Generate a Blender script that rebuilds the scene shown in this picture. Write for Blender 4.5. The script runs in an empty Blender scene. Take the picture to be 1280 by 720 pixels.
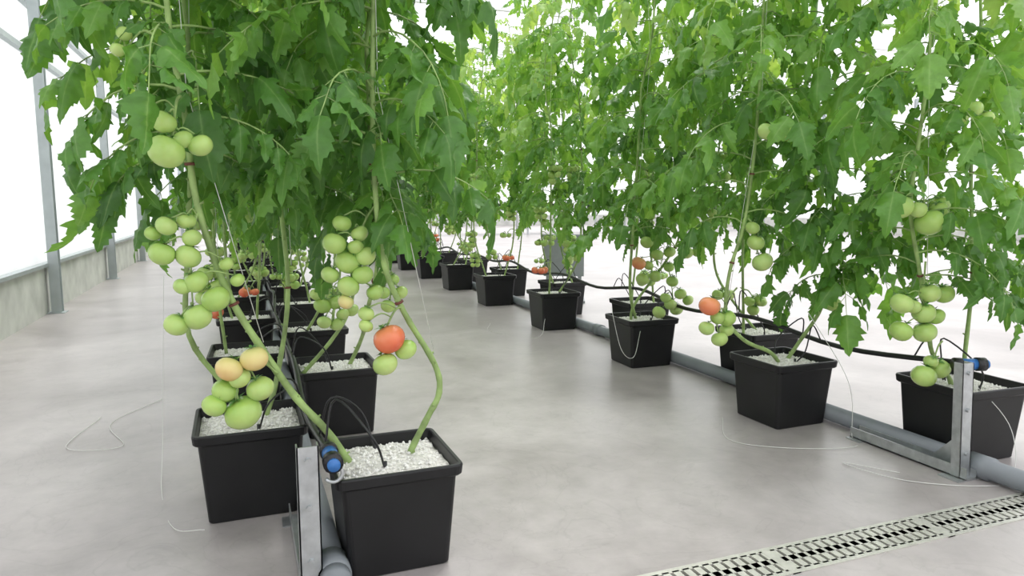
import bpy, math, random
import numpy as np
from mathutils import Vector, Matrix

sc = bpy.context.scene
sc.view_settings.view_transform = 'Standard'
sc.view_settings.look = 'None'
RND = random.Random(7)

# ------------------------------------------------------------------ materials
def new_mat(name):
    m = bpy.data.materials.new(name); m.use_nodes = True
    nt = m.node_tree; nt.nodes.clear()
    o = nt.nodes.new('ShaderNodeOutputMaterial')
    return m, nt, o

def principled(name, col, rough=.5, metal=0., noise=0., nscale=20., spec=.5, bump=0.):
    m, nt, o = new_mat(name)
    b = nt.nodes.new('ShaderNodeBsdfPrincipled')
    b.inputs['Roughness'].default_value = rough
    b.inputs['Metallic'].default_value = metal
    b.inputs['Specular IOR Level'].default_value = spec
    nt.links.new(b.outputs[0], o.inputs[0])
    tc = nt.nodes.new('ShaderNodeTexCoord')
    n = nt.nodes.new('ShaderNodeTexNoise'); n.inputs['Scale'].default_value = nscale
    n.inputs['Detail'].default_value = 5
    nt.links.new(tc.outputs['Object'], n.inputs['Vector'])
    r = nt.nodes.new('ShaderNodeValToRGB')
    r.color_ramp.elements[0].position = .3; r.color_ramp.elements[1].position = .7
    r.color_ramp.elements[0].color = tuple(c * (1 - noise) for c in col) + (1,)
    r.color_ramp.elements[1].color = tuple(min(1, c * (1 + noise)) for c in col) + (1,)
    nt.links.new(n.outputs['Fac'], r.inputs[0]); nt.links.new(r.outputs[0], b.inputs['Base Color'])
    if bump:
        bp = nt.nodes.new('ShaderNodeBump'); bp.inputs['Strength'].default_value = bump
        bp.inputs['Distance'].default_value = .01
        nt.links.new(n.outputs['Fac'], bp.inputs['Height']); nt.links.new(bp.outputs[0], b.inputs['Normal'])
    return m

def attr_ramp(nt, stops, attr='tint', chan=0):
    a = nt.nodes.new('ShaderNodeAttribute'); a.attribute_name = attr
    s = nt.nodes.new('ShaderNodeSeparateColor'); nt.links.new(a.outputs['Color'], s.inputs[0])
    r = nt.nodes.new('ShaderNodeValToRGB')
    els = r.color_ramp.elements
    while len(els) < len(stops): els.new(.5)
    for e, (pos, c) in zip(els, stops):
        e.position = pos; e.color = tuple(c) + (1,)
    nt.links.new(s.outputs[chan], r.inputs[0])
    return s, r

def leaf_material():
    m, nt, o = new_mat('tomato_leaf')
    s, r = attr_ramp(nt, [(0, (.065, .18, .04)), (.45, (.13, .33, .06)), (.8, (.25, .50, .10)), (1, (.42, .64, .20))])
    tc = nt.nodes.new('ShaderNodeTexCoord')
    n = nt.nodes.new('ShaderNodeTexNoise'); n.inputs['Scale'].default_value = 70; n.inputs['Detail'].default_value = 3
    nt.links.new(tc.outputs['Object'], n.inputs['Vector'])
    hs = nt.nodes.new('ShaderNodeMixRGB'); hs.blend_type = 'MULTIPLY'; hs.inputs[0].default_value = .3
    nt.links.new(r.outputs[0], hs.inputs[1]); nt.links.new(n.outputs['Fac'], hs.inputs[2])
    vein = nt.nodes.new('ShaderNodeMath'); vein.operation = 'POWER'; vein.inputs[1].default_value = 16
    nt.links.new(s.outputs[1], vein.inputs[0])
    mx = nt.nodes.new('ShaderNodeMixRGB'); mx.inputs[2].default_value = (.34, .52, .20, 1)
    mul = nt.nodes.new('ShaderNodeMath'); mul.operation = 'MULTIPLY'; mul.inputs[1].default_value = .45
    nt.links.new(vein.outputs[0], mul.inputs[0]); nt.links.new(mul.outputs[0], mx.inputs[0])
    nt.links.new(hs.outputs[0], mx.inputs[1])
    b = nt.nodes.new('ShaderNodeBsdfPrincipled'); b.inputs['Roughness'].default_value = .40
    b.inputs['Specular IOR Level'].default_value = .55
    nt.links.new(mx.outputs[0], b.inputs['Base Color'])
    bp = nt.nodes.new('ShaderNodeBump'); bp.inputs['Strength'].default_value = .6; bp.inputs['Distance'].default_value = .004
    nt.links.new(n.outputs['Fac'], bp.inputs['Height']); nt.links.new(bp.outputs[0], b.inputs['Normal'])
    t = nt.nodes.new('ShaderNodeBsdfTranslucent')
    tcx = nt.nodes.new('ShaderNodeMixRGB'); tcx.blend_type = 'MULTIPLY'; tcx.inputs[0].default_value = 1
    tcx.inputs[2].default_value = (1.9, 1.6, .9, 1)
    nt.links.new(mx.outputs[0], tcx.inputs[1]); nt.links.new(tcx.outputs[0], t.inputs[0])
    ms = nt.nodes.new('ShaderNodeMixShader'); ms.inputs[0].default_value = .40
    nt.links.new(b.outputs[0], ms.inputs[1]); nt.links.new(t.outputs[0], ms.inputs[2])
    nt.links.new(ms.outputs[0], o.inputs[0])
    return m

def fruit_material():
    m, nt, o = new_mat('tomato_skin')
    s, r = attr_ramp(nt, [(0, (.34, .53, .11)), (.2, (.50, .66, .22)), (.5, (.76, .62, .26)), (.75, (.82, .32, .14)), (1, (.74, .12, .06))])
    b = nt.nodes.new('ShaderNodeBsdfPrincipled'); b.inputs['Roughness'].default_value = .22
    b.inputs['Subsurface Weight'].default_value = .12
    b.inputs['Subsurface Scale'].default_value = .02
    tc = nt.nodes.new('ShaderNodeTexCoord')
    n = nt.nodes.new('ShaderNodeTexNoise'); n.inputs['Scale'].default_value = 22; n.inputs['Detail'].default_value = 3
    nt.links.new(tc.outputs['Object'], n.inputs['Vector'])
    mm = nt.nodes.new('ShaderNodeMixRGB'); mm.blend_type = 'OVERLAY'; mm.inputs[0].default_value = .25
    nt.links.new(r.outputs[0], mm.inputs[1]); nt.links.new(n.outputs['Fac'], mm.inputs[2])
    nt.links.new(mm.outputs[0], b.inputs['Base Color']); nt.links.new(b.outputs[0], o.inputs[0])
    return m

M_LEAF = leaf_material()
M_FRUIT = fruit_material()
M_STEM = principled('tomato_stem', (.29, .41, .14), .55, noise=.4, nscale=18)
M_CAL = principled('tomato_calyx', (.10, .26, .05), .6, noise=.2)
M_TWINE = principled('white_twine', (.75, .75, .72), .7)
M_CLIP = principled('vine_clip', (.16, .05, .035), .5)
M_POT = principled('black_plastic', (.011, .011, .012), .42, noise=.25, nscale=8, spec=.38)
M_PERL = principled('perlite', (.72, .70, .66), .9, noise=.3, nscale=120, bump=1.)
M_GRAIN = principled('perlite_grain', (.84, .83, .80), .9, noise=.15, nscale=60)
M_PVC = principled('grey_pvc', (.22, .24, .26), .38, noise=.08, nscale=6)
M_STEEL = principled('galvanised_steel', (.50, .52, .53), .40, metal=.8, noise=.16, nscale=35)
M_PAINT = principled('frame_paint', (.44, .48, .49), .45, metal=.3, noise=.08, nscale=10)
M_WHITEP = principled('white_paint', (.8, .82, .82), .5, noise=.04)
M_BLACK = principled('black_pe_tube', (.012, .012, .014), .35)
M_BLUE = principled('blue_fitting', (.04, .17, .48), .35)
M_SS = principled('stainless_grate', (.62, .61, .56), .40, metal=.5, noise=.12, nscale=30)
M_DARK = principled('drain_channel', (.25, .25, .23), .7, noise=.2)
M_GREYBOX = principled('grey_panel', (.28, .30, .31), .5, noise=.05)

# ------------------------------------------------------------------ mesh builder
class MB:
    def __init__(s):
        s.V = []; s.F = []; s.M = []; s.C = []; s.n = 0
    def add(s, v, f, mat, col=(0, 0, 0)):
        v = np.asarray(v, dtype=float)
        c = np.asarray(col, dtype=float)
        if c.ndim == 1: c = np.tile(c, (len(v), 1))
        s.V.append(v); s.C.append(c)
        n = s.n
        s.F.extend([tuple(i + n for i in q) for q in f]); s.M.extend([mat] * len(f)); s.n += len(v)
    def build(s, name, mats, origin=(0, 0, 0), smooth=True):
        V = np.vstack(s.V) - np.asarray(origin)
        me = bpy.data.meshes.new(name)
        me.from_pydata(V.tolist(), [], s.F)
        for m in mats: me.materials.append(m)
        me.polygons.foreach_set('material_index', s.M)
        if smooth: me.polygons.foreach_set('use_smooth', [True] * len(s.F))
        C = np.vstack(s.C)
        a = me.color_attributes.new('tint', 'FLOAT_COLOR', 'POINT')
        a.data.foreach_set('color', np.hstack([C, np.ones((len(C), 1))]).ravel())
        me.update()
        return me

def put(name, me, loc=(0, 0, 0), rot=0.):
    o = bpy.data.objects.new(name, me); o.location = loc; o.rotation_euler = (0, 0, rot)
    sc.collection.objects.link(o); return o

def smooth_path(pts, n=5):
    P = [np.array(q, float) for q in pts]
    P = [2 * P[0] - P[1]] + P + [2 * P[-1] - P[-2]]
    out = []
    for i in range(1, len(P) - 2):
        for k in range(n):
            t = k / n
            a, b, c, d = P[i - 1], P[i], P[i + 1], P[i + 2]
            out.append(.5 * ((2 * b) + (c - a) * t + (2 * a - 5 * b + 4 * c - d) * t * t + (3 * b - a - 3 * c + d) * t ** 3))
    out.append(P[-2]); return out

def tube(mb, pts, r0, r1=None, sides=8, mat=0, col=(0, 0, 0), caps=True, knob=0., rr=None):
    r1 = r0 if r1 is None else r1
    pts = [np.array(q, float) for q in pts]; n = len(pts)
    V = []; F = []
    t = pts[1] - pts[0]; t /= (np.linalg.norm(t) + 1e-9)
    u = np.cross(t, [0.13, .31, .94]);
    if np.linalg.norm(u) < .1: u = np.cross(t, [1, 0, 0])
    u /= np.linalg.norm(u)
    for i in range(n):
        a = pts[max(0, i - 1)]; b = pts[min(n - 1, i + 1)]
        t = b - a; t /= (np.linalg.norm(t) + 1e-9)
        u = u - t * np.dot(u, t); u /= (np.linalg.norm(u) + 1e-9); w = np.cross(t, u)
        r = r0 + (r1 - r0) * i / (n - 1)
        if knob and i % 3 == 0: r *= 1 + knob
        for k in range(sides):
            th = 2 * math.pi * k / sides
            V.append(pts[i] + r * (math.cos(th) * u + math.sin(th) * w))
    for i in range(n - 1):
        for k in range(sides):
            k2 = (k + 1) % sides
            F.append((i * sides + k, i * sides + k2, (i + 1) * sides + k2, (i + 1) * sides + k))
    if caps:
        F.append(tuple(range(sides))[::-1]); F.append(tuple((n - 1) * sides + k for k in range(sides)))
    mb.add(V, F, mat, col)

def box(mb, lo, hi, mat=0):
    (a, b, c), (d, e, f) = lo, hi
    V = [(a, b, c), (d, b, c), (d, e, c), (a, e, c), (a, b, f), (d, b, f), (d, e, f), (a, e, f)]
    F = [(0, 3, 2, 1), (4, 5, 6, 7), (0, 1, 5, 4), (1, 2, 6, 5), (2, 3, 7, 6), (3, 0, 4, 7)]
    mb.add(V, F, mat)

# ------------------------------------------------------------------ leaf
OUT = [(0, 0, .02), (.07, .02, .17), (.14, .15, .27), (.21, .26, .33), (.29, .29, .25), (.37, .43, .33), (.46, .46, .24),
       (.54, .59, .28), (.63, .62, .18), (.71, .75, .19), (.80, .79, .11), (.88, .90, .085), (1, 1, .0)]
def leaflet_template(curl, fold, wav, seed):
    r = random.Random(seed); V = []; C = []
    for i, (tm, te, w) in enumerate(OUT):
        w *= .95
        wl = w * r.uniform(.85, 1.15); wr = w * r.uniform(.85, 1.15)
        for x, t, g in ((-wl, te, 0), (-wl * .5, (tm + te) / 2 - .02, .45), (0, tm, 1), (wr * .5, (tm + te) / 2 - .02, .45), (wr, te, 0)):
            t = max(t, 0)
            z = -curl * t * t - fold * abs(x) * (1 if abs(x) > .12 else -.6) + wav * math.sin(9 * t + (3 if x > 0 else 0)) * abs(x) + r.uniform(-.014, .014)
            V.append((x, t, z)); C.append((0, g, 0))
    F = []
    for i in range(len(OUT) - 1):
        for k in range(4):
            F.append((i * 5 + k, i * 5 + k + 1, (i + 1) * 5 + k + 1, (i + 1) * 5 + k))
    return np.array(V), F, np.array(C)
TPL = [leaflet_template(.25, .35, .35, 1), leaflet_template(.5, .2, .5, 2), leaflet_template(.1, .5, .3, 3), leaflet_template(.7, .45, .4, 4), leaflet_template(.35, -.25, .6, 5), leaflet_template(.9, .6, .5, 6)]

def nrm(a):
    return a / (np.linalg.norm(a) + 1e-9)

def leaflet(mb, o, d, up, L, tint, rr):
    d = nrm(d); n = up - d * np.dot(up, d)
    if np.linalg.norm(n) < .15: n = np.cross(d, [rr.uniform(-1, 1), rr.uniform(-1, 1), .1])
    n = nrm(n); x = np.cross(d, n)
    V, F, C = rr.choice(TPL)
    W = o + L * (V[:, :1] * x * rr.uniform(.85, 1.15) + V[:, 1:2] * d + V[:, 2:3] * n)
    CC = C.copy(); CC[:, 0] = min(1, max(0, tint + rr.uniform(-.14, .14)))
    mb.add(W, F, 1, CC)

UP = np.array([0, 0, 1.])
def compound_leaf(mb, o, az, L, e0, e1, tint, rr, scale=1.):
    n = 9; pos = np.array(o, float); pts = [pos.copy()]; dirs = []
    for i in range(n):
        s = i / (n - 1); e = e0 + (e1 - e0) * s ** .8; a = az + rr.uniform(-.12, .12)
        d = np.array([math.cos(a) * math.cos(e), math.sin(a) * math.cos(e), math.sin(e)])
        pos = pos + d * L / n; pts.append(pos.copy()); dirs.append(d)
    tube(mb, pts, .0030 * scale, .0011, 5, 0, caps=False)
    def at(s):
        x = s * n; i = min(int(x), n - 1); return pts[i] + (pts[i + 1] - pts[i]) * (x - i), dirs[min(i, n - 1)]
    big = [(.30, .22), (.48, .29), (.66, .30), (.83, .25)]
    small = [(.22, .07), (.39, .10), (.57, .11), (.75, .09)]
    for lst, isb in ((big, 1), (small, 0)):
        for s, k in lst:
            for sd in (-1, 1):
                if not isb and rr.random() < .35: continue
                q, d = at(min(.99, s + rr.uniform(-.03, .03)))
                side = nrm(np.cross(d, UP)) * sd
                stalk = L * .07 * isb
                dd = side * 1. + d * rr.uniform(.2, .8) + UP * rr.uniform(-.9, .1)
                dd = nrm(dd); q2 = q + dd * stalk
                if isb: tube(mb, [q, q2], .0012, .001, 3, 0, caps=False)
                dd2 = nrm(dd + np.array([0, 0, rr.uniform(-.7, .1)]))
                leaflet(mb, q2, dd2, UP + np.array([rr.uniform(-.7, .7), rr.uniform(-.7, .7), 0]), L * k * rr.uniform(.8, 1.15), tint, rr)
    q, d = at(.999)
    leaflet(mb, q, d + np.array([0, 0, -.3]), UP + np.array([rr.uniform(-.4, .4), rr.uniform(-.4, .4), 0]), L * .32 * rr.uniform(.9, 1.15), tint, rr)

# ------------------------------------------------------------------ fruit
def tomato(mb, c, r, ripe, up, rr, seg=18, rings=11):
    c = np.array(c, float); up = nrm(np.array(up, float))
    x = nrm(np.cross(up, [.3, .8, .1])); y = np.cross(up, x)
    V = []; C = []; F = []
    ph = rr.uniform(0, 6); base = rr.uniform(.02, .16)
    for i in range(rings + 1):
        th = math.pi * i / rings
        for k in range(seg):
            a = 2 * math.pi * k / seg
            rad = math.sin(th) * r * (1 + .035 * math.cos(5 * a + ph) * math.sin(th))
            z = .88 * r * math.cos(th)
            if i < 3: z -= r * .10 * (1 - i / 3.)
            V.append(c + x * rad * math.cos(a) + y * rad * math.sin(a) + up * z)
            if ripe > .05: rp = ripe + .3 * (i / rings - .55)
            else: rp = base + .12 * (i / rings - .3)
            C.append((min(1, max(0, rp)), 0, 0))
    for i in range(rings):
        for k in range(seg):
            k2 = (k + 1) % seg
            F.append((i * seg + k, (i + 1) * seg + k, (i + 1) * seg + k2, i * seg + k2))
    mb.add(V, F, 2, C)
    top = c + up * .80 * r
    for k in range(5):
        a = ph + 2 * math.pi * k / 5
        dr = x * math.cos(a) + y * math.sin(a); pe = np.cross(up, dr)
        l = r * .66
        p0 = top + up * .02 * r; p1 = top + dr * l * .5 + up * .13 * r; p2 = top + dr * l + up * (.10 * r * rr.uniform(.2, 2.5))
        V = [p0 - pe * .06 * r, p0 + pe * .06 * r, p1 - pe * .12 * r, p1 + pe * .12 * r, p2]
        mb.add(V, [(0, 1, 3, 2), (2, 3, 4)], 3)
    return top

def truss(mb, node, fruits, rr):
    """node: start on stem; fruits: list (x,y,z,r,ripe)"""
    node = np.array(node, float)
    cs = np.array([q[:3] for q in fruits]); cen = cs.mean(axis=0)
    zt = cs[:, 2].max(); zb = cs[:, 2].min()
    a = node; b = node + (cen - node) * .45 + np.array([0, 0, .02]); b[2] = min(max(b[2], zt), node[2] + .03)
    e = cen.copy(); e[2] = zb + .03
    path = smooth_path([a, b, cen, e], 4)
    tube(mb, path, .0034, .0016, 6, 0)
    P = np.array(path)
    for (x, y, z, r, q) in fruits:
        c = np.array([x, y, z])
        out = c - cen; out[2] = 0
        up = nrm(UP * 1. - nrm(out) * .45 + np.array([rr.uniform(-.2, .2), rr.uniform(-.2, .2), 0]))
        t = tomato(mb, c, r, q, up, rr)
        above = P[P[:, 2] > z] if (P[:, 2] > z).any() else P[:1]
        j = above[np.argmin(np.linalg.norm(above - t, axis=1))]
        m = (t + j) / 2 + np.array([0, 0, .008]) + up * .006
        tube(mb, smooth_path([j, m, t], 3), .0016, .0022, 5, 0)

def gen_fruits(node, az, n, r, rr, ripe=0.):
    fr = []; base = np.array(node, float) + np.array([math.cos(az), math.sin(az), 0]) * .07 - UP * .05
    lay = 0; k = 0
    while k < n:
        m = min(n - k, 3 if lay % 2 == 0 else 2)
        ph = rr.uniform(0, 6)
        for j in range(m):
            a = ph + 2 * math.pi * j / m; rad = r * (1.18 if m == 3 else 1.05)
            rk = r * rr.uniform(.72, 1.1)
            fr.append((base[0] + math.cos(a) * rad, base[1] + math.sin(a) * rad, base[2] - lay * 1.55 * r, rk, max(0, min(1, ripe * rr.uniform(.3, 1.) if lay >= 1 else ripe)) ))
            k += 1
        lay += 1
    return fr

# ------------------------------------------------------------------ plant
PM = [M_STEM, M_LEAF, M_FRUIT, M_CAL, M_TWINE, M_CLIP]
def plant(mb, path, zleaf, ztop, rr, r0=.0085, leafL=.40, gap=.055, clear=None, clear_az=None, tbias=0.):
    """clear/clear_az: below height `clear` the pruned side (azimuth clear_az) carries no leaves"""
    path = smooth_path(path, 5)
    q = np.array(path[-1]); wob = rr.uniform(0, 6)
    while q[2] < ztop:
        q = q + np.array([.012 * math.cos(wob + q[2] * 6), .012 * math.sin(wob + q[2] * 5), .08]); path.append(q.copy())
    path = [p for p in path if p[2] <= ztop + .08]
    tube(mb, path, r0, r0 * .5, 9, 0, knob=.10)
    P = np.array(path)
    tube(mb, [P[-1] + [.0, 0, .5], P[-1], P[len(P) * 2 // 3] + [.012, 0, 0], P[len(P) // 3] + [.012, 0, 0]], .0009, .0009, 4, 4)
    seg = np.linalg.norm(np.diff(P, axis=0), axis=1); cum = np.concatenate([[0], np.cumsum(seg)])
    s = .02; az = rr.uniform(0, 6.28)
    while s < cum[-1]:
        i = min(np.searchsorted(cum, s), len(P) - 1); o = P[i]
        if o[2] > zleaf:
            h = (o[2] - zleaf) / max(.1, ztop - zleaf)
            L = leafL * (1.0 if h < .75 else 1.0 - 2.4 * (h - .75)) * rr.uniform(.8, 1.2)
            a = az
            if clear and o[2] < clear:
                dl = (a - clear_az + math.pi) % (2 * math.pi) - math.pi
                if abs(dl) < 1.2: a = clear_az + math.copysign(rr.uniform(1.3, 1.9), dl)
            tint = .30 + .5 * h + rr.uniform(-.22, .24) + tbias
            young = h > .85
            compound_leaf(mb, o, a, max(.1, L), rr.uniform(.1, .6) + (.4 if young else 0), rr.uniform(-1.35, -.5) + (.8 if young else 0), tint, rr)
        else:
            if rr.random() < .5:
                d = np.array([math.cos(az), math.sin(az), .5]); tube(mb, [o, o + d * .013], .0035, .0025, 5, 0)
        az += 2.4 + rr.uniform(-.4, .4); s += gap * rr.uniform(.8, 1.2)
    for z in (.62, .94):
        i = int(np.argmin(abs(P[:, 2] - z)))
        if 0 < i < len(P) - 1:
            d = nrm(P[i + 1] - P[i]); tube(mb, [P[i] - d * .003, P[i] + d * .003], r0 * 1.3, r0 * 1.3, 8, 5)
    return P

def clampY(lst, Y, rr, amp=.014):
    return [(x / 1000., Y + rr.uniform(-amp, amp), z / 1000., r / 1000., q) for (x, z, r, q) in lst]

def hero(name, base, stems):
    mb = MB()
    for st in stems:
        rr = random.Random(st['seed'])
        caz = math.atan2(-base[1], -base[0])
        plant(mb, st['path'], st['zleaf'], st.get('ztop', 2.3), rr, st.get('r', .0078), st.get('L', .33), st.get('gap', .045), st.get('clear'), caz, st.get('tb', 0.))
        for (node, Y, fr) in st.get('tr', []):
            truss(mb, (node[0] / 1000., Y + .02, node[1] / 1000.), clampY(fr, Y, rr), rr)
    me = mb.build(name, PM, origin=base)
    return put('tomato_plant', me, base)

def XZ(Y, l, dy=0.):
    n = len(l); return [(x / 1000., Y + dy * i / (n - 1), z / 1000.) for i, (x, z) in enumerate(l)]

SA = [(371, 232), (371, 244), (413, 321), (442, 379), (431, 452), (357, 586), (312, 703), (296, 854), (293, 1036), (297, 1197), (300, 1302)]
SB = [(232, 205), (224, 217), (170, 309), (101, 400), (36, 512), (-23, 625), (-62, 741), (-90, 870), (-100, 1021), (-118, 1166), (-123, 1261)]
SP5 = [(2225, 225), (2203, 266), (2119, 355), (2090, 464), (2029, 651), (1977, 830), (1992, 1029), (2012, 1249), (2008, 1464)]
SP6 = [(1925, 225), (1870, 278), (1747, 333), (1663, 430), (1670, 593), (1726, 768), (1757, 1001), (1771, 1286), (1774, 1563)]
SP7 = [(1893, 225), (1898, 282), (1945, 357), (2087, 521), (2181, 689), (2168, 1067), (2130, 1474), (2117, 1869)]
SQ2 = [(185, 225), (204, 245), (306, 361), (367, 477), (402, 711), (382, 998), (361, 1276)]

C1 = [(14, 514, 30, .5), (-37, 495, 29, .5), (-49, 443, 28, .1), (23, 443, 30, .2), (-14, 392, 40, .12), (-71, 415, 26, .1), (-18, 472, 24, .2)]
C2 = [(-157, 742, 27, 0), (-108, 735, 27, 0), (-96, 680, 26, 0), (-58, 642, 31, 0), (-96, 604, 31, 0), (-139, 589, 26, 0), (-146, 800, 22, 0), (-109, 810, 20, 0), (-123, 671, 19, 0), (-13, 680, 16, 0), (-174, 784, 17, 0), (-34, 716, 16, 0), (-99, 774, 20, 0)]
C3 = [(-130, 1002, 24, 0), (-129, 946, 35, 0), (-154, 1021, 17, 0), (-68, 960, 24, 0), (-98, 970, 19, 0)]
C4 = [(220, 800, 22, 0), (199, 754, 28, 0), (233, 710, 32, 0), (191, 679, 22, 0), (229, 653, 26, .1), (270, 722, 25, 0), (262, 679, 25, 0), (259, 775, 21, 0), (291, 635, 21, 0), (223, 615, 19, .45), (247, 745, 19, 0)]
C5 = [(314, 528, 38, .92), (305, 468, 30, .15), (355, 498, 27, .1), (264, 590, 19, 0), (262, 562, 17, 0)]
C5b = [(344, 583, 19, 0), (378, 617, 19, 0), (332, 619, 19, 0), (362, 649, 17, 0)]
C6 = [(252, 491, 31, 0), (298, 500, 28, 0), (255, 434, 25, 0), (299, 423, 25, 0), (231, 531, 22, 0), (353, 468, 25, 0), (319, 459, 23, 0)]
C7 = [(-214, 1150, 15, 0), (-187, 1123, 17, 0), (-201, 1182, 15, 0)]
D1 = [(1891, 835, 40, 0), (1998, 785, 44, 0), (2070, 840, 30, 0), (2039, 825, 28, 0), (1953, 825, 27, 0)]
D2 = [(1912, 535, 35, 0), (2030, 562, 33, 0), (2091, 557, 33, 0), (2019, 498, 36, 0), (1927, 445, 35, 0), (2025, 436, 36, 0), (1972, 521, 25, 0), (2066, 485, 28, 0)]
D3 = [(2003, 301, 38, 0), (2086, 314, 34, 0), (2046, 340, 23, 0)]
D4 = [(2040, 1110, 27, 0), (2095, 1130, 29, 0), (2140, 1105, 22, 0)]
E1 = [(1754, 702, 32, 0), (1776, 631, 38, 0), (1737, 755, 26, 0)]
E2 = [(1524, 486, 38, .82), (1612, 435, 32, 0), (1524, 405, 28, 0), (1573, 364, 29, 0), (1621, 390, 26, 0), (1567, 440, 26, 0)]
E3 = [(1670, 1085, 31, 0), (1760, 1083, 32, 0), (1720, 1108, 25, 0)]
E4 = [(2147, 452, 31, 0), (2115, 504, 25, 0), (2172, 387, 22, 0)]
F1 = [(1911, 534, 38, .75), (1932, 450, 35, .1), (2016, 577, 33, 0), (2098, 587, 32, 0), (2004, 464, 33, 0), (1961, 641, 35, 0), (1974, 520, 27, 0), (2101, 507, 29, 0), (2208, 580, 34, 0), (2268, 587, 34, 0)]
F2 = [(1997, 282, 35, 0), (2064, 320, 33, 0), (2126, 372, 32, 0), (2114, 290, 35, 0), (2172, 336, 29, 0), (2089, 437, 32, 0), (2038, 355, 29, 0)]

hero('tomato_plant_mesh', (.31, 1.64, .228), [
    dict(seed=11, path=XZ(1.66, SA), zleaf=.86, L=.32, gap=.034, clear=1.0, r=.0085, tr=[((300, 840), 1.68, C4), ((357, 600), 1.64, C5)]),
    dict(seed=12, path=XZ(1.66, SB), zleaf=.90, L=.29, gap=.034, r=.0095, clear=1.16, tr=[((62, 470), 1.60, C1), ((-80, 830), 1.64, C2), ((-100, 1055), 1.53, C3)]),
])
hero('tomato_plant_mesh_b', (2.26, 1.64, .228), [
    dict(seed=21, path=XZ(1.64, SP5), zleaf=.60, L=.36, gap=.038, clear=.95, tb=.08, tr=[((1980, 900), 1.60, D1), ((2035, 660), 1.60, D2), ((2110, 400), 1.58, D3), ((2010, 1180), 1.54, D4)]),
    dict(seed=22, path=[(2.30, 1.66, .225), (2.36, 1.70, .34), (2.42, 1.74, .6), (2.40, 1.76, .95), (2.38, 1.76, 1.3)], zleaf=.55, L=.34, gap=.045, tb=.08),
])
hero('tomato_plant_mesh_c', (1.955, 2.145, .228), [
    dict(seed=31, path=XZ(2.12, SP6), zleaf=.72, L=.36, gap=.042, clear=.95, tb=.05, tr=[((1727, 790), 2.08, E1), ((1665, 540), 2.05, E2), ((1755, 1140), 1.96, E3)]),
    dict(seed=32, path=[(1.99, 2.16, .225), (2.03, 2.14, .30), (2.10, 2.10, .45), (2.12, 2.08, .65), (2.10, 2.08, .9), (2.08, 2.08, 1.3)], zleaf=.56, L=.36, gap=.042, tb=.05, tr=[((2112, 566), 2.1, E4)]),
])
hero('tomato_plant_mesh_d', (1.95, 3.19, .228), [
    dict(seed=41, path=XZ(3.19, SP7), zleaf=.72, L=.38, gap=.045, clear=.9, tb=.05, tr=[((2145, 609), 3.15, F1), ((2070, 500), 3.1, F2)]),
    dict(seed=42, path=[(1.93, 3.2, .225), (1.86, 3.15, .40), (1.84, 3.1, .7), (1.86, 3.1, 1.1), (1.87, 3.1, 1.4)], zleaf=.68, L=.36, gap=.05, tb=.05),
])
hero('tomato_plant_mesh_e', (.31, 2.66, .228), [
    dict(seed=51, path=XZ(2.62, SQ2), zleaf=.80, L=.36, gap=.042, tr=[((385, 600), 2.5, C6)]),
    dict(seed=52, path=[(.36, 2.68, .225), (.40, 2.6, .35), (.36, 2.2, .52), (.35, 1.95, .7), (.33, 1.9, .95), (.32, 1.88, 1.25)], zleaf=.84, L=.36, gap=.038, tr=[((345, 712), 1.8, C5b)]),
])
hero('tomato_plant_mesh_f', (.0, 2.06, .228), [
    dict(seed=61, path=[(.0, 2.08, .225), (-.05, 2.05, .33), (-.14, 2.0, .5), (-.13, 1.95, .72), (-.11, 1.93, .95), (-.1, 1.92, 1.25)], zleaf=.90, L=.33, gap=.038, tr=[((-150, 1190), 1.64, C7)]),
    dict(seed=62, path=[(.04, 2.1, .225), (.08, 2.12, .35), (.12, 2.15, .6), (.10, 2.15, .95), (.09, 2.15, 1.25)], zleaf=.82, L=.36, gap=.04),
])

# generic shared plants (two vines each)
GEN = []
for g in range(7):
    rr = random.Random(100 + g); mb = MB()
    for v in range(2):
        sx = (-.07, .07)[v]; sy = rr.uniform(-.05, .05)
        lx = rr.uniform(-.16, .16); ly = rr.uniform(-.28, .05)
        pth = [(sx, sy, 0), (sx + lx * .3, sy + ly * .4, .10), (sx + lx * .8, sy + ly * .9, .26), (sx + lx, sy + ly, .45), (sx + lx * .8, sy + ly, .75), (sx + lx * .7, sy + ly * .9, 1.1)]
        P = plant(mb, pth, rr.uniform(.48, .58), rr.uniform(1.9, 2.25), rr, .0068, .34, .055, tbias=.14)  # tbias lifts the leaf colour to paint in the brighter light far down the rows
        for z in (.16, .33, .52, .8):
            if rr.random() < .7:
                node = P[int(np.argmin(abs(P[:, 2] - z - .08)))]
                truss(mb, node, gen_fruits(node, rr.uniform(0, 6.28), rr.randint(3, 7), rr.uniform(.022, .030), rr, ripe=(.9 if (z < .2 and rr.random() < .13) else 0.)), rr)
    GEN.append(mb.build('tomato_plant_shared', PM))

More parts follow.
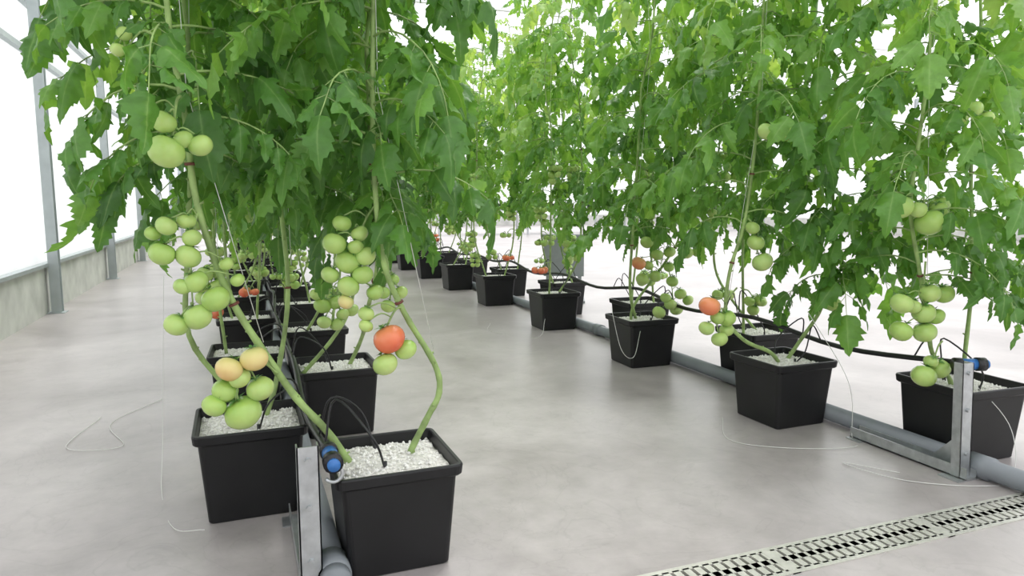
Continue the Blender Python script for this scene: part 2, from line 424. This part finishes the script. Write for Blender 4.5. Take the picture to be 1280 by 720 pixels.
# ------------------------------------------------------------------ pots
def ring(h, r, z, n=4):
    out = []
    for cx, cy, a0 in ((h - r, h - r, 0), (-h + r, h - r, 90), (-h + r, -h + r, 180), (h - r, -h + r, 270)):
        for k in range(n + 1):
            a = math.radians(a0 + 90 * k / n); out.append((cx + r * math.cos(a), cy + r * math.sin(a), z))
    return out
def pot_mesh(seed):
    mb = MB(); rr = random.Random(seed)
    specs = [(.112, .012, 0), (.116, .014, .004), (.132, .016, .216), (.133, .016, .220), (.140, .018, .222), (.144, .020, .226), (.146, .020, .246), (.144, .020, .25), (.137, .016, .25), (.135, .015, .247), (.131, .014, .21)]
    R = [ring(*s) for s in specs]; n = len(R[0]); V = sum(R, []); F = []
    for i in range(len(R) - 1):
        for k in range(n):
            k2 = (k + 1) % n; F.append((i * n + k, i * n + k2, (i + 1) * n + k2, (i + 1) * n + k))
    F.append(tuple(range(n))[::-1]); mb.add(V, F, 0)
    N = 14; V = []; F = []
    for i in range(N + 1):
        for j in range(N + 1):
            x = -.131 + .262 * i / N; y = -.131 + .262 * j / N
            e = max(abs(x), abs(y)) / .131
            V.append((x, y, .222 + .014 * (1 - e ** 2) + rr.uniform(-.004, .004)))
    for i in range(N):
        for j in range(N):
            a = i * (N + 1) + j; F.append((a, a + N + 1, a + N + 2, a + 1))
    mb.add(V, F, 1)
    for k in range(420):
        x = rr.uniform(-.125, .125); y = rr.uniform(-.125, .125); e = max(abs(x), abs(y)) / .131
        z = .224 + .014 * (1 - e ** 2); s = rr.uniform(.002, .0058)
        V = [(x + s * rr.uniform(.6, 1.2), y, z), (x, y + s, z), (x - s, y + s * rr.uniform(-.4, .4), z), (x, y - s * rr.uniform(.6, 1.2), z), (x, y, z + s), (x, y, z - s)]
        mb.add(V, [(0, 1, 4), (1, 2, 4), (2, 3, 4), (3, 0, 4), (1, 0, 5), (2, 1, 5), (3, 2, 5), (0, 3, 5)], 2)
    me = mb.build('grow_pot', [M_POT, M_PERL, M_GRAIN], smooth=False)
    return me
POTS = [pot_mesh(s) for s in (1, 2, 3)]
LR = [1.64, 2.66] + [3.50 + .92 * k for k in range(11)]
LL = [2.06, 3.05] + [3.95 + .92 * k for k in range(11)]
RN = [2.145, 3.19, 4.32, 5.5, 6.6, 7.7, 8.75, 9.8, 10.9, 12.0]
RF = [1.64, 2.66, 3.72, 4.85, 6.0, 7.1, 8.2, 9.3, 10.4, 11.5, 12.5]
rots = random.Random(5)
gi = 0
for X, ys, skip in ((.31, LR, (1.64, 2.66)), (.0, LL, (2.06,)), (1.955, RN, (2.145, 3.19)), (2.27, RF, (1.64,))):
    for y in ys:
        o = put('grow_pot', POTS[gi % 3], (X, y, 0), math.radians(rots.uniform(-2.5, 2.5)))
        if y not in skip:
            put('tomato_plant', GEN[gi % 7], (X, y, .225), rots.uniform(-.5, .5) + (math.pi if (gi // 7) % 2 else 0))
        gi += 1

# ------------------------------------------------------------------ irrigation, pipes, brackets
def pipe(X, y0, y1, collars):
    mb = MB(); z = .034
    tube(mb, [(X, y0, z), (X, (y0 + y1) / 2, z), (X, y1, z)], .031, .031, 20)
    for c in collars: tube(mb, [(X, c - .035, z), (X, c + .035, z)], .0375, .0375, 20)
    tube(mb, [(X, y0 + .005, z), (X, y0 - .03, z)], .034, .034, 20)
    put('drain_pipe', mb.build('drain_pipe', [M_PVC]))
pipe(.158, 1.49, 13.4, [1.53, 4.5, 7.6, 10.5])
pipe(2.112, 1.27, 12.8, [1.44, 3.95, 6.4, 9.4])

def bracket(X, Y, lean, h):
    """galvanised U channel upright on a floor channel running back along the row"""
    mb = MB(); w = .046; t = .003; d = .03
    x0 = X - w / 2
    box(mb, (x0, Y - .02, .004), (x0 + w, Y + .42, .004 + t)); box(mb, (x0, Y - .02, .004), (x0 + t, Y + .42, .04)); box(mb, (x0 + w - t, Y - .02, .004), (x0 + w, Y + .42, .04))
    box(mb, (x0 - .03, Y - .02, 0), (x0 + w + .02, Y + .05, .004)); box(mb, (x0 - .02, Y + .36, 0), (x0 + w + .02, Y + .42, .004))
    def sheared(lo, hi):
        box(mb, lo, hi)
        V = mb.V[-1]; V[:, 0] += lean * V[:, 2]
    sheared((x0, Y, .006), (x0 + w, Y + t, h)); sheared((x0, Y, .006), (x0 + t, Y + d, h)); sheared((x0 + w - t, Y, .006), (x0 + w, Y + d, h))
    mb.add([(x0 + w, Y + d, .04), (x0 + w, Y + .12, .04), (x0 + w, Y + d, .14), (x0 + w - t, Y + d, .04), (x0 + w - t, Y + .12, .04), (x0 + w - t, Y + d, .14)],
           [(0, 1, 2), (5, 4, 3), (0, 3, 4, 1), (1, 4, 5, 2), (2, 5, 3, 0)], 0)
    for zz in (h - .03, h * .6, .08):
        tube(mb, [(X + lean * zz, Y - .008, zz), (X + lean * zz, Y, zz)], .007, .007, 6)
    put('pipe_bracket', mb.build('pipe_bracket', [M_STEEL], smooth=False))
bracket(.110, 1.495, 0, .335)
bracket(2.055, 1.45, -.06, .365)

def irrigation(X, Y0, y1, zt, pots, seed, xb, ends):
    mb = MB(); rr = random.Random(seed); pts = []
    y = Y0; k = 0
    pts.append((xb, Y0 + .0, zt))
    while y < y1:
        y += .5; k += 1
        pts.append((X + rr.uniform(-.015, .015), y, zt - (.035 if k % 2 else .0) + rr.uniform(-.01, .01)))
    sp = smooth_path(pts, 5)
    tube(mb, sp, .0095, .0095, 10, 0)
    a = np.array(pts[0]); 
    e = np.array(ends)
    tube(mb, [a - e * .035, a + e * .015], .0175, .0175, 14, 1)
    tube(mb, [a - e * .055, a - e * .033], .0205, .0205, 14, 0)
    tube(mb, [a + e * .013, a + e * .04], .0215, .0215, 14, 0)
    tube(mb, [a + e * .04, a + e * .05], .014, .014, 14, 1)
    S = np.array(sp)
    for (px, py) in pots:
        sgn = 1 if px > X else -1
        for q in (-1, 1):
            i = int(np.argmin(abs(S[:, 1] - (py + q * .05)))); s = S[i]
            e = np.array([px - sgn * .02, py + q * .06 + rr.uniform(-.02, .02), .228])
            m1 = s + np.array([sgn * .03, -.02 * q, .06 + rr.uniform(0, .05)]); m2 = e + np.array([-sgn * .03, q * .02, .07 + rr.uniform(-.02, .03)])
            tube(mb, smooth_path([s, m1, m2, e], 5), .0028, .0028, 6, 0)
            tube(mb, [e + [0, 0, .02], e - [0, 0, .02]], .0045, .0035, 6, 0)
    put('irrigation_line', mb.build('irrigation_line', [M_BLACK, M_BLUE]))
irrigation(.155, 1.53, 13.3, .292, [(.31, y) for y in LR] + [(0, y) for y in LL], 3, .162, (0, -1., 0))
irrigation(2.112, 1.50, 12.7, .345, [(1.955, y) for y in RN] + [(2.27, y) for y in RF], 4, 2.115, (.93, -.37, 0))

mb = MB()
cc = [(.162 + .019 * math.cos(a), 1.494, .27 + .019 * math.sin(a)) for a in np.linspace(-2.6, 2.2, 14)]
tube(mb, cc, .004, .004, 8); put('pipe_clamp', mb.build('pipe_clamp', [M_STEEL]))

def twine(pts):
    mb = MB(); tube(mb, smooth_path(pts, 8), .0012, .0012, 5); put('loose_twine', mb.build('loose_twine', [M_TWINE]))
twine([(1.74, 2.22, .004), (1.60, 2.0, .004), (1.72, 1.86, .004), (1.95, 1.78, .004), (2.03, 1.86, .01), (2.04, 1.9, .2), (1.93, 2.0, .45)])
twine([(1.90, 1.55, .004), (1.80, 1.68, .004), (1.86, 1.5, .004), (2.05, 1.38, .004), (2.2, 1.40, .004), (2.25, 1.46, .15), (2.20, 1.6, .3)])
twine([(-.25, 2.6, .6), (-.27, 2.5, .1), (-.25, 2.2, .004), (-.20, 1.95, .004), (-.12, 1.85, .03)])
twine([(1.78, 3.2, .3), (1.74, 3.02, .12), (1.8, 3.0, .08), (1.86, 3.04, .2)])
twine([(1.6, 4.6, .004), (1.5, 4.3, .004), (1.7, 4.0, .004), (1.8, 4.1, .1)])
twine([(-.35, 3.3, .004), (-.5, 3.0, .004), (-.42, 2.7, .004), (-.6, 2.75, .004), (-.55, 3.1, .004)])

# ------------------------------------------------------------------ floor with drain slot
m, nt, o = new_mat('polished_concrete')
b = nt.nodes.new('ShaderNodeBsdfPrincipled'); b.inputs['Specular IOR Level'].default_value = .5
tc = nt.nodes.new('ShaderNodeTexCoord')
n1 = nt.nodes.new('ShaderNodeTexNoise'); n1.inputs['Scale'].default_value = 1.3; n1.inputs['Detail'].default_value = 9; n1.inputs['Distortion'].default_value = .8
n2 = nt.nodes.new('ShaderNodeTexNoise'); n2.inputs['Scale'].default_value = 9; n2.inputs['Detail'].default_value = 8; n2.inputs['Roughness'].default_value = .7
n3 = nt.nodes.new('ShaderNodeTexNoise'); n3.inputs['Scale'].default_value = 2.4; n3.inputs['Detail'].default_value = 6; n3.inputs['Distortion'].default_value = 2.5
for n in (n1, n2, n3): nt.links.new(tc.outputs['Object'], n.inputs['Vector'])
r1 = nt.nodes.new('ShaderNodeValToRGB'); r1.color_ramp.elements[0].position = .32; r1.color_ramp.elements[1].position = .68
r1.color_ramp.elements[0].color = (.325, .295, .29, 1); r1.color_ramp.elements[1].color = (.46, .425, .42, 1)
nt.links.new(n1.outputs['Fac'], r1.inputs[0])
mx = nt.nodes.new('ShaderNodeMixRGB'); mx.blend_type = 'OVERLAY'; mx.inputs[0].default_value = .32
nt.links.new(r1.outputs[0], mx.inputs[1]); nt.links.new(n2.outputs['Fac'], mx.inputs[2])
# thin water-mark contours
r3 = nt.nodes.new('ShaderNodeValToRGB'); els = r3.color_ramp.elements
els[0].position = .485; els[0].color = (1, 1, 1, 1); els[1].position = .515; els[1].color = (1, 1, 1, 1); e = els.new(.5); e.color = (.9, .9, .9, 1)
nt.links.new(n3.outputs['Fac'], r3.inputs[0])
mx2 = nt.nodes.new('ShaderNodeMixRGB'); mx2.blend_type = 'MULTIPLY'; mx2.inputs[0].default_value = .8
nt.links.new(mx.outputs[0], mx2.inputs[1]); nt.links.new(r3.outputs[0], mx2.inputs[2]); nt.links.new(mx2.outputs[0], b.inputs['Base Color'])
rr1 = nt.nodes.new('ShaderNodeMapRange'); rr1.inputs[3].default_value = .22; rr1.inputs[4].default_value = .44
nt.links.new(n2.outputs['Fac'], rr1.inputs[0]); nt.links.new(rr1.outputs[0], b.inputs['Roughness'])
nt.links.new(b.outputs[0], o.inputs[0]); M_FLOOR = m
XW0, XW1, YW0, YW1 = -1.4, 16., -3., 24.
DX0, DX1, DY0, DY1 = .15, 3.9, 1.192, 1.312
mb = MB()
def quad(x0, y0, x1, y1, z=0): mb.add([(x0, y0, z), (x1, y0, z), (x1, y1, z), (x0, y1, z)], [(0, 1, 2, 3)], 0)
quad(XW0 - .3, YW0 - .3, XW1 + .3, DY0); quad(XW0 - .3, DY1, XW1 + .3, YW1 + .3); quad(XW0 - .3, DY0, DX0, DY1); quad(DX1, DY0, XW1 + .3, DY1)
put('floor', mb.build('floor', [M_FLOOR], smooth=False))
mb = MB()
box(mb, (DX0, DY0, -.04), (DX1, DY1, -.035), 1); box(mb, (DX0, DY0 - .004, -.04), (DX1, DY0, -.001), 1); box(mb, (DX0, DY1, -.04), (DX1, DY1 + .004, -.001), 1)
box(mb, (DX0, DY0, -.01), (DX1, DY0 + .018, .003)); box(mb, (DX0, DY1 - .018, -.01), (DX1, DY1, .003)); ym = (DY0 + DY1) / 2
box(mb, (DX0, ym - .010, -.01), (DX1, ym + .010, .003))
x = DX0
while x < DX1 - .01:
    box(mb, (x, DY0 + .012, -.008), (x + .018, DY1 - .012, .003)); x += .0275
x = DX0
while x < DX1:
    box(mb, (x - .002, DY0, -.01), (x + .022, DY1, .0034)); x += .5
put('floor_drain_grate', mb.build('floor_drain_grate', [M_SS, M_DARK], smooth=False))

# ------------------------------------------------------------------ greenhouse shell
def film_mat(name, tr=.5, col=.92):
    m, nt, o = new_mat(name)
    d = nt.nodes.new('ShaderNodeBsdfDiffuse'); t = nt.nodes.new('ShaderNodeBsdfTranslucent'); ms = nt.nodes.new('ShaderNodeMixShader')
    tc = nt.nodes.new('ShaderNodeTexCoord'); n = nt.nodes.new('ShaderNodeTexNoise'); n.inputs['Scale'].default_value = 1.2
    nt.links.new(tc.outputs['Object'], n.inputs['Vector'])
    r = nt.nodes.new('ShaderNodeValToRGB'); r.color_ramp.elements[0].color = (col * .95, col * .96, col * .97, 1); r.color_ramp.elements[1].color = (col, col * 1.005, col * 1.01, 1)
    nt.links.new(n.outputs['Fac'], r.inputs[0])
    nt.links.new(r.outputs[0], d.inputs[0]); nt.links.new(r.outputs[0], t.inputs[0]); ms.inputs[0].default_value = tr
    nt.links.new(d.outputs[0], ms.inputs[1]); nt.links.new(t.outputs[0], ms.inputs[2]); nt.links.new(ms.outputs[0], o.inputs[0]); return m
M_FILM = film_mat('diffusing_wall_panel', .6, .90)
m, nt, o = new_mat('roof_glazing')
tr = nt.nodes.new('ShaderNodeBsdfTransparent'); tr.inputs[0].default_value = (.97, .98, .98, 1)
d = nt.nodes.new('ShaderNodeBsdfTranslucent'); d.inputs[0].default_value = (.95, .95, .95, 1)
ms = nt.nodes.new('ShaderNodeMixShader'); ms.inputs[0].default_value = .15
nt.links.new(tr.outputs[0], ms.inputs[1]); nt.links.new(d.outputs[0], ms.inputs[2]); nt.links.new(ms.outputs[0], o.inputs[0]); M_ROOF = m
M_CURB = principled('curb_concrete', (.62, .62, .59), .8, noise=.16, nscale=5, bump=.2)
HW = 3.4
def wallquad(name, a, b):
    mb = MB(); mb.add([(a[0], a[1], .36), (b[0], b[1], .36), (b[0], b[1], HW), (a[0], a[1], HW)], [(0, 1, 2, 3)], 0)
    put(name, mb.build(name, [M_FILM], smooth=False))
wallquad('wall_left', (XW0 - .05, YW0), (XW0 - .05, YW1)); wallquad('wall_right', (XW1, YW0), (XW1, YW1))
wallquad('wall_back', (XW0 - .05, YW1), (XW1, YW1)); wallquad('wall_front', (XW0 - .05, YW0), (XW1, YW0))
mb = MB(); mb.add([(XW0 - .05, YW0, HW), (XW1, YW0, HW), (XW1, YW1, HW), (XW0 - .05, YW1, HW)], [(0, 1, 2, 3)], 0)
put('ceiling', mb.build('ceiling', [M_ROOF], smooth=False))
def curb(name, lo, hi):
    mb = MB(); box(mb, lo, hi); put(name, mb.build(name, [M_CURB], smooth=False))
curb('baseboard_left', (XW0 - .15, YW0, 0), (XW0 - .01, YW1, .36)); curb('baseboard_right', (XW1 - .05, YW0, 0), (XW1 + .1, YW1, .36))
curb('baseboard_back', (XW0, YW1 - .05, 0), (XW1, YW1 + .1, .36)); curb('baseboard_front', (XW0, YW0 - .1, 0), (XW1, YW0 + .05, .36))
mb = MB(); box(mb, (XW0 - .04, YW0, .36), (XW0 + .02, YW1, .385)); box(mb, (XW0 - .045, YW0, 1.93), (XW0 - .0, YW1, 1.97)); box(mb, (XW0 - .045, YW0, 2.3), (XW0 - .0, YW1, 2.34))
put('trim_1', mb.build('trim_1', [M_PAINT], smooth=False))
def post(x, y):
    mb = MB(); w = .035; t = .006
    box(mb, (-w, -w, .004), (w, -w + t, HW)); box(mb, (-w, w - t, .004), (w, w, HW)); box(mb, (-.02, -w + t, .004), (-.014, w - t, HW)); box(mb, (.014, -w + t, .004), (.02, w - t, HW))
    box(mb, (-.06, -.06, 0), (.06, .06, .006))
    put('steel_column', mb.build('steel_column', [M_PAINT], smooth=False), (x, y, 0))
for k in range(9): post(XW0 + .05, 1.15 + 2.56 * k)
for k in range(8): post(XW1 - .12, 1.2 + 3. * k)
for k in range(9):
    mb = MB(); y = 1.15 + 2.56 * k
    box(mb, (XW0, y - .03, HW - .12), (XW1, y + .03, HW - .04))
    put('roof_beam', mb.build('roof_beam', [M_WHITEP], smooth=False))
for k, x in enumerate((.155, 2.11)):
    mb = MB(); tube(mb, [(x, YW0 + .05, HW - .55), (x, YW1 - .05, HW - .55)], .004, .004, 6)
    for j in range(9): tube(mb, [(x, 1.15 + 2.56 * j, HW - .55), (x, 1.15 + 2.56 * j, HW - .08)], .004, .004, 5)
    put('crop_support_wire', mb.build('crop_support_wire', [M_WHITEP]))

mb = MB(); box(mb, (-.17, -.02, .22), (.17, .02, .56)); box(mb, (-.185, -.03, .545), (.185, .03, .575)); box(mb, (-.15, -.015, 0), (-.12, .015, .22)); box(mb, (.12, -.015, 0), (.15, .015, .22)); box(mb, (-.18, -.1, 0), (-.09, .1, .02)); box(mb, (.09, -.1, 0), (.18, .1, .02))
put('grey_board', mb.build('grey_board', [M_GREYBOX], smooth=False), (2.55, 5.42, 0), math.radians(-25))  # plain grey board on feet, for an unidentified greyish shape

def bench(x, y, L):
    mb = MB()
    box(mb, (-L / 2, -.5, .62), (L / 2, .5, .68), 0)
    for sx in (-L / 2 + .1, 0, L / 2 - .1):
        for sy in (-.4, .4): box(mb, (sx - .02, sy - .02, 0), (sx + .02, sy + .02, .62), 0)
    for i in range(int(L / .3)):
        for j in (-.25, .2):
            px = -L / 2 + .15 + i * .3
            tube(mb, [(px, j, .68), (px, j, .80)], .05, .07, 8, 2)
    put('seedling_bench', mb.build('seedling_bench', [M_STEEL, M_LEAF, M_POT], smooth=False), (x, y, 0))
bench(7.0, 17.5, 5.); bench(12.5, 17.5, 4.5)

# ------------------------------------------------------------------ light
w = bpy.data.worlds.new('world'); sc.world = w; w.use_nodes = True
bg = w.node_tree.nodes['Background']; bg.inputs[0].default_value = (.98, .985, 1, 1); bg.inputs[1].default_value = 1.7
sun = bpy.data.lights.new('sun', 'SUN'); sun.energy = 2.6; sun.angle = math.radians(35); sun.color = (1, .99, .96)
so = bpy.data.objects.new('sun', sun); so.rotation_euler = (math.radians(-22), math.radians(18), 0); so.location = (5, 5, 12); sc.collection.objects.link(so)

# ------------------------------------------------------------------ camera
cd = bpy.data.cameras.new('camera'); cd.sensor_width = 36; cd.lens = 880 * 36 / 1280; cd.clip_start = .02
cam = bpy.data.objects.new('camera', cd); sc.collection.objects.link(cam); sc.camera = cam
cam.location = (0, 0, .85)
cam.rotation_euler = (math.pi / 2 - math.atan(108 / 880), 0, -math.atan(340 / 887))
